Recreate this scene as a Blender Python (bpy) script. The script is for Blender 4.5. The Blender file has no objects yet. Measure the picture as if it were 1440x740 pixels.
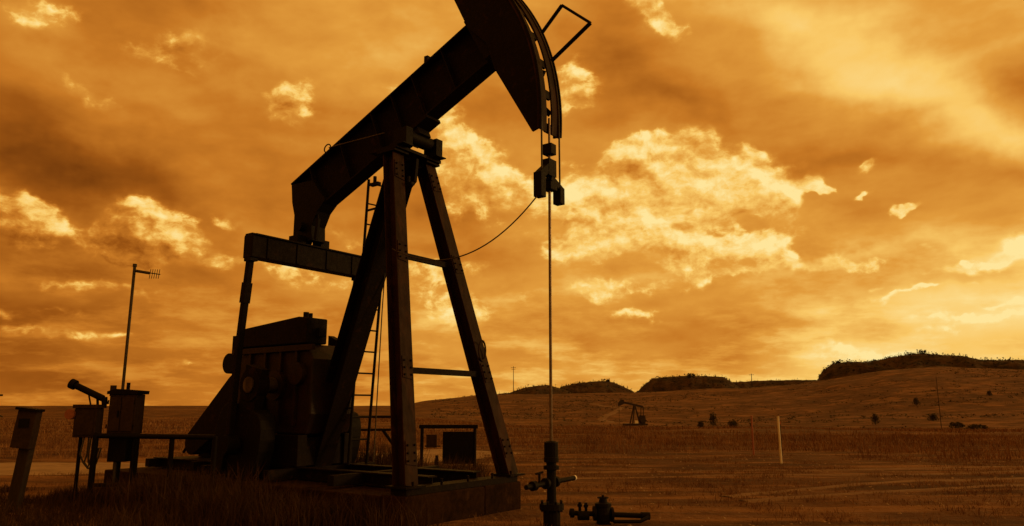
import bpy, math, random
import numpy as np
from mathutils import Vector, Matrix
random.seed(7); rng = np.random.default_rng(11)
R = math.radians
SC = bpy.context.scene
COL = SC.collection
PI = math.pi

# ------------------------------------------------------------------ camera
CAM_H = 1.6; PITCH = R(11.0); FOC = 1050.0          # focal length in pixels of the 1440 px wide photograph
cd = bpy.data.cameras.new('camera'); cam = bpy.data.objects.new('camera', cd); COL.objects.link(cam)
cam.location = (0, 0, CAM_H); cam.rotation_euler = (R(90) + PITCH, 0, 0)
cd.sensor_width = 36; cd.lens = 36 * FOC / 1440; cd.clip_start = 0.1; cd.clip_end = 12000
SC.camera = cam
SC.cycles.use_denoising = True
SC.cycles.max_bounces = 5
SC.view_settings.view_transform = 'Standard'; SC.view_settings.look = 'None'
SC.view_settings.exposure = 0.0; SC.view_settings.gamma = 1.0

def azel(px, py):
    x = (px - 720) / FOC; u = (370 - py) / FOC
    s, c = math.sin(PITCH), math.cos(PITCH)
    d = Vector((x, c - u * s, s + u * c)).normalized()
    return math.atan2(d.x, d.y), math.asin(d.z)

# ------------------------------------------------------------------ node helper
class NT:
    def __init__(s, tree): s.t = tree
    def n(s, typ, **kw):
        nd = s.t.nodes.new(typ)
        for k, v in kw.items(): setattr(nd, k, v)
        return nd
    def put(s, sock, v):
        if v is None: return
        if isinstance(v, bpy.types.NodeSocket): s.t.links.new(v, sock)
        else: sock.default_value = v
    def m(s, op, a, b=None, c=None, clamp=False):
        nd = s.n('ShaderNodeMath', operation=op, use_clamp=clamp)
        s.put(nd.inputs[0], a); s.put(nd.inputs[1], b)
        if c is not None: s.put(nd.inputs[2], c)
        return nd.outputs[0]
    def vm(s, op, a, b=None):
        nd = s.n('ShaderNodeVectorMath', operation=op)
        s.put(nd.inputs[0], a)
        if b is not None: s.put(nd.inputs[1], b)
        return nd.outputs[0]
    def scale(s, a, f):
        nd = s.n('ShaderNodeVectorMath', operation='SCALE'); s.put(nd.inputs[0], a); s.put(nd.inputs['Scale'], f); return nd.outputs[0]
    def noise(s, vec, scale, detail=4, rough=.5, lac=2.0, dist=0.0, color=False):
        nd = s.n('ShaderNodeTexNoise'); s.put(nd.inputs['Vector'], vec); nd.inputs['Scale'].default_value = scale
        nd.inputs['Detail'].default_value = detail; nd.inputs['Roughness'].default_value = rough
        nd.inputs['Lacunarity'].default_value = lac; nd.inputs['Distortion'].default_value = dist
        return nd.outputs[1 if color else 0]
    def remap(s, v, a, b, c=0.0, d=1.0, smooth=True):
        nd = s.n('ShaderNodeMapRange', interpolation_type='SMOOTHSTEP' if smooth else 'LINEAR')
        s.put(nd.inputs[0], v)
        for i, q in enumerate((a, b, c, d)): s.put(nd.inputs[i + 1], q)
        return nd.outputs[0]
    def ramp(s, f, stops, interp='LINEAR'):
        nd = s.n('ShaderNodeValToRGB'); cr = nd.color_ramp; cr.interpolation = interp
        while len(cr.elements) > 1: cr.elements.remove(cr.elements[-1])
        cr.elements[0].position = stops[0][0]; cr.elements[0].color = (*stops[0][1], 1)
        for p, c in stops[1:]:
            e = cr.elements.new(p); e.color = (*c, 1)
        s.put(nd.inputs[0], f); return nd.outputs[0]
    def mix(s, f, a, b):
        nd = s.n('ShaderNodeMix', data_type='RGBA'); s.put(nd.inputs[0], f)
        s.put(nd.inputs[6], a if isinstance(a, bpy.types.NodeSocket) else (*a, 1)); s.put(nd.inputs[7], b if isinstance(b, bpy.types.NodeSocket) else (*b, 1))
        return nd.outputs[2]
    def mapping(s, vec, loc=(0, 0, 0), rot=(0, 0, 0), sc=(1, 1, 1), typ='POINT'):
        nd = s.n('ShaderNodeMapping', vector_type=typ); s.put(nd.inputs[0], vec)
        nd.inputs[1].default_value = loc; nd.inputs[2].default_value = rot; nd.inputs[3].default_value = sc
        return nd.outputs[0]

# ------------------------------------------------------------------ sun
SUN_AZ = R(80); SUN_EL = R(14)       # clockwise from the viewing direction: low, to the right
sd = bpy.data.lights.new('sun', 'SUN'); sun = bpy.data.objects.new('sun', sd); COL.objects.link(sun)
sd.energy = 1.0; sd.angle = R(9); sd.color = (1.0, 0.50, 0.15)
tosun = Vector((math.sin(SUN_AZ) * math.cos(SUN_EL), math.cos(SUN_AZ) * math.cos(SUN_EL), math.sin(SUN_EL)))
sun.rotation_euler = (-tosun).to_track_quat('-Z', 'Y').to_euler()

# ------------------------------------------------------------------ sky
world = bpy.data.worlds.new('World'); SC.world = world; world.use_nodes = True
wt = world.node_tree; wt.nodes.clear(); N = NT(wt)
tc = N.n('ShaderNodeTexCoord'); D = tc.outputs['Generated']
sep = N.n('ShaderNodeSeparateXYZ'); N.put(sep.inputs[0], D)
dx, dy, dz = sep.outputs
az = N.m('ARCTAN2', dx, dy); el = N.m('ARCSINE', dz)
comb = N.n('ShaderNodeCombineXYZ'); N.put(comb.inputs[0], az); N.put(comb.inputs[1], el); A = comb.outputs[0]
# warps of the sky coordinates so that nothing placed keeps a clean outline
w1 = N.noise(D, 3.0, 3, .55, color=True); w1 = N.scale(N.vm('SUBTRACT', w1, (.5, .5, .5)), 0.15)
w2 = N.noise(D, 11.0, 4, .6, color=True); w2 = N.scale(N.vm('SUBTRACT', w2, (.5, .5, .5)), 0.075)
flat = N.vm('MULTIPLY', N.vm('ADD', w1, w2), (1, 1, 0))
AW = N.vm('ADD', A, flat)
AC = N.vm('ADD', A, N.vm('MULTIPLY', w2, (1, 1, 0)))

def blob(vec, px, py, rx, ry, rot=0.0, quad=True, grow=1.0):
    a, e = azel(px, py); a1, _ = azel(px + 5, py); k = (a1 - a) / 5.0
    v = N.mapping(vec, (a, e, 0), (0, 0, R(rot)), (rx * k * grow, ry / FOC * grow, 1), 'TEXTURE')
    g = N.n('ShaderNodeTexGradient', gradient_type='QUADRATIC_SPHERE' if quad else 'SPHERICAL'); N.put(g.inputs[0], v)
    return g.outputs['Fac']
def field(vec, items, start, quad=True, grow=1.0):
    acc = start
    for it in items:
        *geo, amp = it
        acc = N.m('MULTIPLY_ADD', blob(vec, *geo, quad=quad, grow=grow), amp, acc)
    return acc

# broad light and shade of the cloud sheet: (px, py, rx, ry, turn, amount)
soft = [
 (120, 235, 430, 110, -6, -.22), (20, 225, 260, 80, 0, -.12), (230, 265, 260, 70, -8, -.10), (0, 130, 250, 80, 0, -.05),
 (0, 480, 560, 200, 0, -.15), (140, 400, 420, 50, 0, -.05),
 (560, 30, 380, 150, 0, .16), (330, 60, 320, 110, 15, .10), (40, 8, 130, 50, 0, .16), (480, 130, 240, 130, -20, .08), (600, 60, 120, 80, 0, .06),
 (640, 320, 130, 110, 0, -.08), (680, 150, 150, 110, 0, -.06), (500, 270, 240, 80, 0, -.06),
 (850, 100, 170, 90, -35, -.13), (970, 180, 280, 80, -24, -.14), (1190, 250, 330, 75, -10, -.16), (870, 40, 100, 120, 0, -.10), (1400, 250, 160, 50, -10, -.08),
 (1120, 50, 280, 110, -28, .22), (1250, 135, 300, 80, -24, .26), (1400, 195, 200, 50, -22, .18), (1020, 20, 160, 70, -25, .08),
 (1430, 110, 100, 90, -20, -.20), (1200, 320, 280, 50, 0, -.10),
 (1350, 430, 330, 80, 6, .12), (1430, 420, 200, 110, 10, .06), (1280, 495, 500, 100, 4, .27), (900, 525, 560, 80, 0, .12), (1400, 440, 260, 80, 5, .06),
 (980, 460, 260, 80, 12, -.06), (800, 400, 220, 120, 0, .08), (640, 460, 260, 150, 0, .12), (800, 520, 360, 50, 0, .09),
 (420, 430, 220, 110, 0, .03), (1180, 376, 330, 16, 2, .13), (1390, 372, 160, 22, 10, .12), (1300, 520, 400, 40, 2, .06)]
L0 = N.m('MULTIPLY_ADD', dx, .15, field(AW, soft, 0.61))
# physical dusk sky under the cloud sheet, brighter towards the sun
skyt = N.n('ShaderNodeTexSky', sky_type='NISHITA'); skyt.sun_disc = False; skyt.sun_elevation = SUN_EL; skyt.sun_rotation = SUN_AZ
skyt.dust_density = 4.0; skyt.air_density = 1.2
bw = N.n('ShaderNodeRGBToBW'); N.put(bw.inputs[0], skyt.outputs[0])
nis = N.remap(N.m('MULTIPLY', bw.outputs[0], 0.09), 0.1, 1.2, -.03, .10, smooth=False)
# soft billows and streaks
nb = N.noise(N.vm('ADD', N.vm('MULTIPLY', D, (1, 1, 2.2)), N.scale(w1, .8)), 4.2, 5, .50)
nbs = N.noise(N.vm('ADD', N.vm('ADD', N.vm('MULTIPLY', D, (1, 1, 2.2)), N.scale(w1, .8)), (.012, 0, .035)), 4.2, 5, .50)
nb2 = N.noise(N.vm('ADD', N.vm('MULTIPLY', D, (1, 1, 1.7)), N.scale(w2, .7)), 13.0, 6, .6)
L1 = N.m('ADD', L0, nis)
L1 = N.m('MULTIPLY_ADD', N.m('SUBTRACT', nb, .5), .20, L1)
L1 = N.m('MULTIPLY_ADD', N.m('SUBTRACT', nb2, .5), .10, L1)
L1 = N.m('MULTIPLY_ADD', N.m('SUBTRACT', nb, nbs), .50, L1)
# layered clouds low over the horizon (seen edge-on, so flattened)
zz = N.m('ADD', N.m('MAXIMUM', dz, 0.0), 0.16)
pl = N.n('ShaderNodeCombineXYZ'); N.put(pl.inputs[0], N.m('DIVIDE', dx, zz)); N.put(pl.inputs[1], N.m('DIVIDE', dy, zz)); PLN = N.vm('ADD', pl.outputs[0], N.scale(w2, 1.6))
lay = N.noise(PLN, 1.9, 7, .64)
lowf = N.remap(dz, 0.02, 0.34, 1.0, 0.0)
lays = N.remap(lay, .42, .68, -0.045, .12)
L1 = N.m('MULTIPLY_ADD', lays, lowf, L1)

# cumulus: where they stand, broken up by fractal noise, lit from the upper right
cum = [
 (930, 222, 120, 50, 0, 1.0), (1055, 250, 95, 55, -10, 1.1), (885, 212, 66, 36, 0, .8), (815, 285, 95, 55, -10, .85),
 (965, 300, 100, 60, 20, 1.0), (870, 335, 110, 45, 0, .6), (1075, 345, 95, 34, -8, .95), (1100, 290, 42, 42, 0, .75), (980, 365, 120, 28, 6, .5),
 (640, 215, 80, 62, -30, 1.0), (690, 252, 85, 60, -25, 1.0), (670, 290, 110, 50, 0, .55),
 (45, 315, 115, 42, -16, .95), (205, 318, 95, 58, 0, 1.1), (185, 345, 130, 32, 0, .8), (258, 335, 50, 24, 0, .7), (410, 160, 62, 66, -40, .66),
 (790, 350, 90, 60, 0, .5), (930, 285, 190, 95, -8, .42), (1010, 255, 120, 60, -10, .35), (860, 265, 110, 60, 0, .3),
 (1137, 265, 42, 22, -5, 1.0), (1168, 276, 28, 9, 0, 1.0), (1225, 240, 28, 13, 12, 1.0), (1222, 277, 28, 8, 0, .8), (1275, 294, 34, 9, 22, .9),
 (1066, 208, 36, 20, 0, .75), (805, 130, 50, 75, -15, .7), (925, 28, 85, 26, -38, .85), (905, 8, 50, 24, -30, .5),
 (315, 300, 40, 26, 0, .5), (480, 335, 60, 30, 0, .45), (130, 132, 90, 22, -18, .42), (60, 12, 120, 36, 0, .5), (250, 75, 150, 50, -15, .38), (560, 150, 90, 50, -30, .36),
 (1130, 375, 260, 17, 3, .62), (1350, 378, 210, 13, 6, .5), (1430, 350, 60, 20, 15, .42), (1400, 425, 170, 13, 3, .45), (1290, 410, 150, 9, 4, .4), (1370, 445, 160, 8, 2, .4), (880, 405, 120, 26, 3, .55),
 (900, 440, 120, 22, 8, .42), (650, 430, 160, 50, 0, .35), (620, 380, 110, 50, 0, .42), (1300, 470, 220, 24, 5, .34), (1210, 505, 260, 22, 2, .38),
 (330, 370, 240, 22, 0, .4), (120, 405, 220, 20, 0, .42), (80, 470, 220, 16, 0, .42), (300, 510, 220, 18, 0, .32), (470, 400, 120, 30, 0, .38), (60, 440, 200, 14, 0, .3)]
B = field(AC, cum, 0.0, grow=1.22)
cq = N.vm('ADD', N.vm('MULTIPLY', A, (1, 1.5, 1)), N.scale(w2, .5))
f1 = N.noise(cq, 14.0, 9, .58, 2.1)
f2 = N.noise(N.vm('ADD', cq, (0.009, 0.017, 0)), 14.0, 7, .54, 2.1)
f4 = N.noise(cq, 38.0, 6, .62, 2.1); f3 = N.noise(N.vm('ADD', cq, (.004, .008, 0)), 38.0, 5, .6, 2.1)
dens = N.m('MULTIPLY_ADD', N.m('SUBTRACT', f1, .5), 2.1, N.m('MULTIPLY', B, 1.5))
dens = N.m('MULTIPLY_ADD', N.m('SUBTRACT', f4, .5), .55, dens)
gate = N.remap(B, .03, .28)
cov = N.m('MULTIPLY', N.remap(dens, .24, .66), gate)
veil = N.m('MULTIPLY', N.remap(dens, -.1, .6), N.remap(B, .0, .4))
B1 = field(AC, cum[:17], 0.0, grow=1.22); B2 = field(N.vm('ADD', AC, (.012, .020, 0)), cum[:17], 0.0, grow=1.22)
lit = N.m('MULTIPLY_ADD', N.m('SUBTRACT', B1, B2), .30, N.m('MULTIPLY', N.m('SUBTRACT', f1, f2), 2.2))
lit = N.m('MULTIPLY_ADD', N.m('SUBTRACT', f4, f3), .42, lit)
lit = N.m('MULTIPLY', N.m('ADD', N.m('MAXIMUM', lit, 0.0), N.m('MULTIPLY', N.m('MINIMUM', lit, 0.0), .55)), 1.0)
thick = N.remap(dens, .6, 2.4, 0.05, -.08)
ctop = N.m('ADD', N.m('MULTIPLY_ADD', dx, .17, N.m('MULTIPLY_ADD', L1, .80, .26)), N.m('ADD', lit, thick))
L1v = N.m('MULTIPLY_ADD', veil, .07, L1)
L2 = N.m('ADD', N.m('MULTIPLY', L1v, N.m('SUBTRACT', 1.0, cov)), N.m('MULTIPLY', ctop, cov))
# thin scattered shreds everywhere (so the sky outside the frame goes on the same way)
L2 = N.m('SUBTRACT', L2, N.m('MULTIPLY', N.m('MAXIMUM', N.m('SUBTRACT', L2, .84), 0.0), .40))
skc = N.ramp(L2, [(0.0, (.045, .010, .001)), (.18, (.140, .034, .003)), (.36, (.33, .090, .007)), (.52, (.56, .185, .018)), (.68, (.75, .325, .045)), (.84, (.95, .57, .13)), (1.0, (1.0, .78, .32))])
bg = N.n('ShaderNodeBackground'); N.put(bg.inputs[0], skc); bg.inputs[1].default_value = 1.0
ow = N.n('ShaderNodeOutputWorld'); wt.links.new(bg.outputs[0], ow.inputs[0])
world.cycles.sampling_method = 'MANUAL'; world.cycles.sample_map_resolution = 512

# ------------------------------------------------------------------ materials
MATS = {}
def mat(name, col, col2=None, rough=.6, metal=0.0, scale=6.0, bump=.25, stretch=(1, 1, 1), rust=None, rust_amt=.5, spec=.3, bscale=None):
    if name in MATS: return MATS[name]
    m = bpy.data.materials.new(name); m.use_nodes = True; t = m.node_tree; k = NT(t)
    bs = t.nodes['Principled BSDF']; tcn = k.n('ShaderNodeTexCoord'); v = k.mapping(tcn.outputs['Object'], sc=stretch)
    n1 = k.noise(v, scale, 6, .6); n2 = k.noise(v, scale * 5.3, 4, .6)
    f = k.remap(k.m('MULTIPLY_ADD', k.m('SUBTRACT', n2, .5), .6, n1), .3, .7)
    c = k.mix(f, col, col2 or tuple(x * .6 for x in col))
    if rust:
        n3 = k.noise(v, scale * 1.7, 7, .65, dist=.4); c = k.mix(k.remap(n3, rust_amt, rust_amt + .12), c, rust)
    k.put(bs.inputs['Base Color'], c); bs.inputs['Metallic'].default_value = metal
    k.put(bs.inputs['Roughness'], k.m('MULTIPLY_ADD', n2, .3, rough - .15, clamp=True))
    bs.inputs['Specular IOR Level'].default_value = spec
    if bump:
        b = k.n('ShaderNodeBump'); b.inputs['Strength'].default_value = bump; b.inputs['Distance'].default_value = .02
        k.put(b.inputs['Height'], k.noise(v, bscale or scale * 8, 5, .6)); t.links.new(b.outputs[0], bs.inputs['Normal'])
    MATS[name] = m; return m
M_STEEL = mat('dark_painted_steel', (.0072, .0038, .0024), (.0048, .0026, .0018), .65, rust=(.017, .0075, .004), rust_amt=.56, scale=3, spec=.07)  # dark paint, deepened further so shaded sides read as silhouette
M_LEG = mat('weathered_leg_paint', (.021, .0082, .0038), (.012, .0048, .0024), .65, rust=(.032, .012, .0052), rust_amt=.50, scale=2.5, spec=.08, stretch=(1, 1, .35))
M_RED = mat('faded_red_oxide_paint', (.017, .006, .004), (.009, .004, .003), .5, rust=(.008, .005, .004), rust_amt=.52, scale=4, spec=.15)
M_BLACK = mat('shade_black_iron', (.0065, .0045, .0036), (.0045, .0032, .0026), .65, scale=5, spec=.08)  # black iron, deepened in colour to stand for crushed shadow
M_GREASE = mat('greased_rod_steel', (.16, .12, .10), (.09, .07, .06), .35, metal=.8, scale=9, bump=.05)
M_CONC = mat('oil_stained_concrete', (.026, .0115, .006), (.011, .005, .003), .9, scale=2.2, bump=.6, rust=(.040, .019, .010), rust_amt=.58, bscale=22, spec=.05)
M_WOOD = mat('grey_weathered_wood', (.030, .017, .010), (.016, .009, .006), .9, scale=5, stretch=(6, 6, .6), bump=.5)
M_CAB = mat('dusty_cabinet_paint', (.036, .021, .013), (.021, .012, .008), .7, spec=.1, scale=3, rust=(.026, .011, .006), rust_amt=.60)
M_GALV = mat('galvanised_steel', (.06, .05, .042), (.04, .033, .028), .6, metal=.3, scale=8, bump=.1)
M_WHITE = mat('white_marker_paint', (.74, .70, .66), (.55, .5, .46), .6, scale=6, bump=.1)
M_REDP = mat('red_marker_paint', (.30, .095, .055), (.22, .075, .045), .6, scale=6, bump=.1)
M_CABLE = mat('black_rubber_cable', (.05, .04, .035), (.03, .025, .02), .6, bump=0)
M_DIRT = mat('pale_packed_dirt', (.27, .185, .125), (.18, .12, .08), .95, scale=.8, bump=.5)
M_TREE = mat('dark_scrub_foliage', (.036, .034, .020), (.024, .022, .013), .9, scale=.5, bump=0, spec=.1)
M_BUSH = mat('sage_bush_leaf', (.060, .052, .032), (.035, .030, .018), .9, scale=2, bump=0, spec=.1)
M_PATH = mat('worn_grass_path', (.165, .092, .050), (.12, .064, .034), .95, scale=.5, bump=.3)
M_FAR = mat('distance_paled_paint', (.030, .018, .011), (.02, .012, .008), .8, scale=2, bump=0)  # paled so the far machine fades with distance
M_BARK = mat('scrub_bark', (.09, .07, .055), None, .9, scale=4)

def grass_mat(name, a, b, c):
    m = bpy.data.materials.new(name); m.use_nodes = True; t = m.node_tree; k = NT(t); bs = t.nodes['Principled BSDF']
    g = k.n('ShaderNodeNewGeometry'); n1 = k.noise(g.outputs['Position'], .45, 4, .6)
    rn = k.n('ShaderNodeObjectInfo'); wn = k.n('ShaderNodeTexWhiteNoise'); 
    k.put(wn.inputs['Vector'], k.vm('SNAP', g.outputs['Position'], (.12, .12, 50.)))
    cc = k.mix(k.remap(n1, .35, .65), a, b); cc = k.mix(k.m('MULTIPLY', wn.outputs['Value'], .6), cc, c)
    k.put(bs.inputs['Base Color'], cc); bs.inputs['Roughness'].default_value = .85; bs.inputs['Specular IOR Level'].default_value = .12
    MATS[name] = m; return m
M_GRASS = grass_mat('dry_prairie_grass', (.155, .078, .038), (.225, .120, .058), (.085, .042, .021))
M_PRAIRIE = grass_mat('sunlit_prairie_grass', (.15, .072, .034), (.26, .135, .063), (.08, .039, .018))  # lighter copy of the dry grass, sunlight put into the colour of upright blades
M_TALL = grass_mat('shaded_tall_brown_grass', (.040, .020, .010), (.062, .031, .016), (.022, .011, .006))  # browns darkened so the colour carries the shade at lower left

def ground_mat():
    m = bpy.data.materials.new('dry_grassland_soil'); m.use_nodes = True; t = m.node_tree; k = NT(t); bs = t.nodes['Principled BSDF']
    g = k.n('ShaderNodeNewGeometry'); p = g.outputs['Position']
    n1 = k.noise(p, .022, 6, .6); n2 = k.noise(p, .35, 6, .62); n3 = k.noise(p, 6.0, 5, .65)
    n4 = k.noise(k.mapping(p, sc=(.25, 1, 1)), .16, 6, .65); n5 = k.noise(p, .11, 5, .6)
    c = k.mix(k.remap(n2, .34, .66), (.066, .030, .0155), (.150, .074, .036))
    c = k.mix(k.remap(n1, .42, .60, 0, .65), c, (.058, .028, .015))
    c = k.mix(k.remap(n5, .50, .62, 0, .6), c, (.23, .120, .060))
    c = k.mix(k.remap(n4, .55, .68, 0, .5), c, (.045, .022, .012))
    c = k.mix(k.remap(n3, .50, .72, 0, .6), c, (.04, .020, .011))
    n6 = k.noise(k.mapping(p, sc=(.10, 1, 1)), 1.1, 6, .62)
    c = k.mix(k.remap(n6, .52, .64, 0, .6), c, (.25, .130, .064)); c = k.mix(k.remap(n6, .49, .40, 0, .75), c, (.05, .025, .013))
    k.put(bs.inputs['Base Color'], c); bs.inputs['Roughness'].default_value = .95; bs.inputs['Specular IOR Level'].default_value = .1
    b = k.n('ShaderNodeBump'); b.inputs['Strength'].default_value = .8; b.inputs['Distance'].default_value = .12
    k.put(b.inputs['Height'], k.m('ADD', n3, k.noise(p, 1.6, 5, .6))); t.links.new(b.outputs[0], bs.inputs['Normal'])
    return m
M_GROUND = ground_mat()
def butte_mat():
    m = bpy.data.materials.new('scrub_covered_sandstone'); m.use_nodes = True; t = m.node_tree; k = NT(t); bs = t.nodes['Principled BSDF']
    g = k.n('ShaderNodeNewGeometry'); p = g.outputs['Position']
    n1 = k.noise(p, .12, 6, .65); n2 = k.noise(k.mapping(p, sc=(1, 1, 3)), .35, 5, .65)
    c = k.mix(k.remap(n1, .40, .62), (.028, .018, .012), (.066, .038, .022)); c = k.mix(k.remap(n2, .5, .68), c, (.016, .011, .008))
    k.put(bs.inputs['Base Color'], c); bs.inputs['Roughness'].default_value = .95; bs.inputs['Specular IOR Level'].default_value = .1
    b = k.n('ShaderNodeBump'); b.inputs['Strength'].default_value = 1; b.inputs['Distance'].default_value = 1.2
    k.put(b.inputs['Height'], n2); t.links.new(b.outputs[0], bs.inputs['Normal'])
    return m
M_BUTTE = butte_mat()

# ------------------------------------------------------------------ mesh helpers
class MB:
    def __init__(s): s.v = []; s.f = []; s.sm = []
    def add(s, vs, fs, smooth=False):
        o = len(s.v); s.v += [tuple(q) for q in vs]; s.f += [tuple(i + o for i in q) for q in fs]; s.sm += [smooth] * len(fs); return s
    def box(s, x0, x1, y0, y1, z0, z1):
        v = [(x, y, z) for z in (z0, z1) for y in (y0, y1) for x in (x0, x1)]
        return s.add(v, [(0, 2, 3, 1), (4, 5, 7, 6), (0, 1, 5, 4), (2, 6, 7, 3), (0, 4, 6, 2), (1, 3, 7, 5)])
    def bar(s, a, b, w, h, side=(0, 1, 0), w2=None, h2=None):
        """prism from a to b: w measured along 'side', h across it"""
        a, b = Vector(a), Vector(b); d = (b - a).normalized(); sd = Vector(side); sd = (sd - d * sd.dot(d)).normalized(); n = d.cross(sd)
        vs = []
        for p, ww, hh in ((a, w, h), (b, w2 or w, h2 or h)):
            for i, j in ((-1, -1), (1, -1), (1, 1), (-1, 1)): vs.append(p + sd * (i * ww / 2) + n * (j * hh / 2))
        return s.add(vs, [(0, 3, 2, 1), (4, 5, 6, 7), (0, 1, 5, 4), (1, 2, 6, 5), (2, 3, 7, 6), (3, 0, 4, 7)])
    def hbeam(s, a, b, w, h, tf=.02, tw=.016, side=(0, 1, 0)):
        """rolled section: flanges w wide along 'side', h apart across it"""
        a, b = Vector(a), Vector(b); d = (b - a).normalized(); sd = Vector(side); sd = (sd - d * sd.dot(d)).normalized(); n = d.cross(sd)
        for j in (-1, 1): s.bar(a + n * (j * (h - tf) / 2), b + n * (j * (h - tf) / 2), w, tf, side)
        s.bar(a, b, tw, h - 2 * tf - .002, side); return s
    def tube(s, pts, r, n=8, cap=True):
        pts = [Vector(p) for p in pts]; rs = r if isinstance(r, (list, tuple)) else [r] * len(pts); vs = []; fs = []
        up = None
        for i, p in enumerate(pts):
            d = (pts[min(i + 1, len(pts) - 1)] - pts[max(i - 1, 0)]).normalized()
            if up is None: up = d.orthogonal().normalized()
            up = (up - d * up.dot(d)).normalized(); o = d.cross(up)
            for k in range(n):
                a = 2 * PI * k / n; vs.append(p + up * (math.cos(a) * rs[i]) + o * (math.sin(a) * rs[i]))
        for i in range(len(pts) - 1):
            for k in range(n): fs.append((i * n + k, i * n + (k + 1) % n, (i + 1) * n + (k + 1) % n, (i + 1) * n + k))
        s.add(vs, fs, True)
        if cap: s.add([vs[k] for k in range(n)], [tuple(reversed(range(n)))]); s.add([vs[-n + k] for k in range(n)], [tuple(range(n))])
        return s
    def cyl(s, a, b, r, n=16): return s.tube([a, b], r, n)
    def lathe(s, prof, c=(0, 0, 0), n=16):
        vs = []; fs = []
        for r, z in prof:
            for k in range(n): a = 2 * PI * k / n; vs.append((c[0] + r * math.cos(a), c[1] + r * math.sin(a), c[2] + z))
        for i in range(len(prof) - 1):
            for k in range(n): fs.append((i * n + k, i * n + (k + 1) % n, (i + 1) * n + (k + 1) % n, (i + 1) * n + k))
        s.add(vs, fs, False); m = len(prof) - 1
        s.add([vs[k] for k in range(n)], [tuple(reversed(range(n)))]); s.add([vs[m * n + k] for k in range(n)], [tuple(range(n))]); return s
    def prism(s, poly, y0, y1):
        """polygon in the x-z plane, pushed from y0 to y1"""
        n = len(poly); ar = sum(poly[i][0] * poly[(i + 1) % n][1] - poly[(i + 1) % n][0] * poly[i][1] for i in range(n))
        if ar < 0: poly = poly[::-1]
        vs = [(x, y0, z) for x, z in poly] + [(x, y1, z) for x, z in poly]
        return s.add(vs, [tuple(range(n)), tuple(reversed(range(n, 2 * n)))] + [(i + n, (i + 1) % n + n, (i + 1) % n, i) for i in range(n)])
    def build(s, name, m, parent=None, bevel=0.0):
        me = bpy.data.meshes.new(name); me.from_pydata(s.v, [], s.f); me.update()
        me.polygons.foreach_set('use_smooth', s.sm)
        o = bpy.data.objects.new(name, me); COL.objects.link(o); me.materials.append(m)
        if parent: o.parent = parent
        if bevel:
            b = o.modifiers.new('bevel', 'BEVEL'); b.width = bevel; b.segments = 2; b.limit_method = 'ANGLE'; b.angle_limit = R(40)
        return o
def tag(o, label=None, cat=None, group=None, kind=None):
    if label: o['label'] = label
    if cat: o['category'] = cat
    if group: o['group'] = group
    if kind: o['kind'] = kind
    return o
def empty(name, loc, rz=0, label=None, cat=None, group=None):
    o = bpy.data.objects.new(name, None); COL.objects.link(o); o.location = loc; o.rotation_euler = (0, 0, rz); o.empty_display_size = .3
    return tag(o, label, cat, group)
def np_mesh(name, verts, faces, m, parent=None, smooth=False):
    me = bpy.data.meshes.new(name); nv, nf, k = len(verts), len(faces), faces.shape[1]
    me.vertices.add(nv); me.vertices.foreach_set('co', np.ascontiguousarray(verts, dtype=np.float32).ravel())
    me.loops.add(nf * k); me.loops.foreach_set('vertex_index', np.ascontiguousarray(faces, dtype=np.int32).ravel())
    me.polygons.add(nf); me.polygons.foreach_set('loop_start', np.arange(0, nf * k, k, dtype=np.int32)); me.polygons.foreach_set('loop_total', np.full(nf, k, dtype=np.int32))
    me.polygons.foreach_set('use_smooth', np.full(nf, smooth)); me.update(calc_edges=True); me.validate()
    o = bpy.data.objects.new(name, me); COL.objects.link(o); me.materials.append(m)
    if parent: o.parent = parent
    return o

# ------------------------------------------------------------------ terrain
_perm = np.random.default_rng(3).random((256, 256))
def vnoise(x, y):
    xi = np.floor(x).astype(int); yi = np.floor(y).astype(int); fx = x - xi; fy = y - yi
    fx = fx * fx * (3 - 2 * fx); fy = fy * fy * (3 - 2 * fy)
    g = lambda a, b: _perm[a % 256, b % 256]
    return (g(xi, yi) * (1 - fx) + g(xi + 1, yi) * fx) * (1 - fy) + (g(xi, yi + 1) * (1 - fx) + g(xi + 1, yi + 1) * fx) * fy
def fbm(x, y, o=4):
    t = 0; a = .5
    for i in range(o): t = t + a * (vnoise(x * 2 ** i + 17 * i, y * 2 ** i + 31 * i) - .5); a *= .5
    return t
def sstep(a, b, x):
    t = np.clip((x - a) / (b - a), 0, 1); return t * t * (3 - 2 * t)
CP, SP = math.cos(PITCH), math.sin(PITCH)
def tan_el(py):
    u = (370 - py) / FOC; return (u * CP + SP) / (CP - u * SP)
crest = [(-2600, 574), (-300, 572), (60, 571.5), (560, 571), (600, 564), (680, 556), (730, 556), (780, 556), (880, 553), (960, 550), (1040, 548), (1150, 541), (1250, 528), (1330, 525), (1440, 531), (1700, 540), (2300, 560), (4200, 574)]
CX = np.array([math.atan((a - 720) / FOC * .98) for a, b in crest]); CT = np.array([tan_el(b) for a, b in crest])
RC = 400.0
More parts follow.
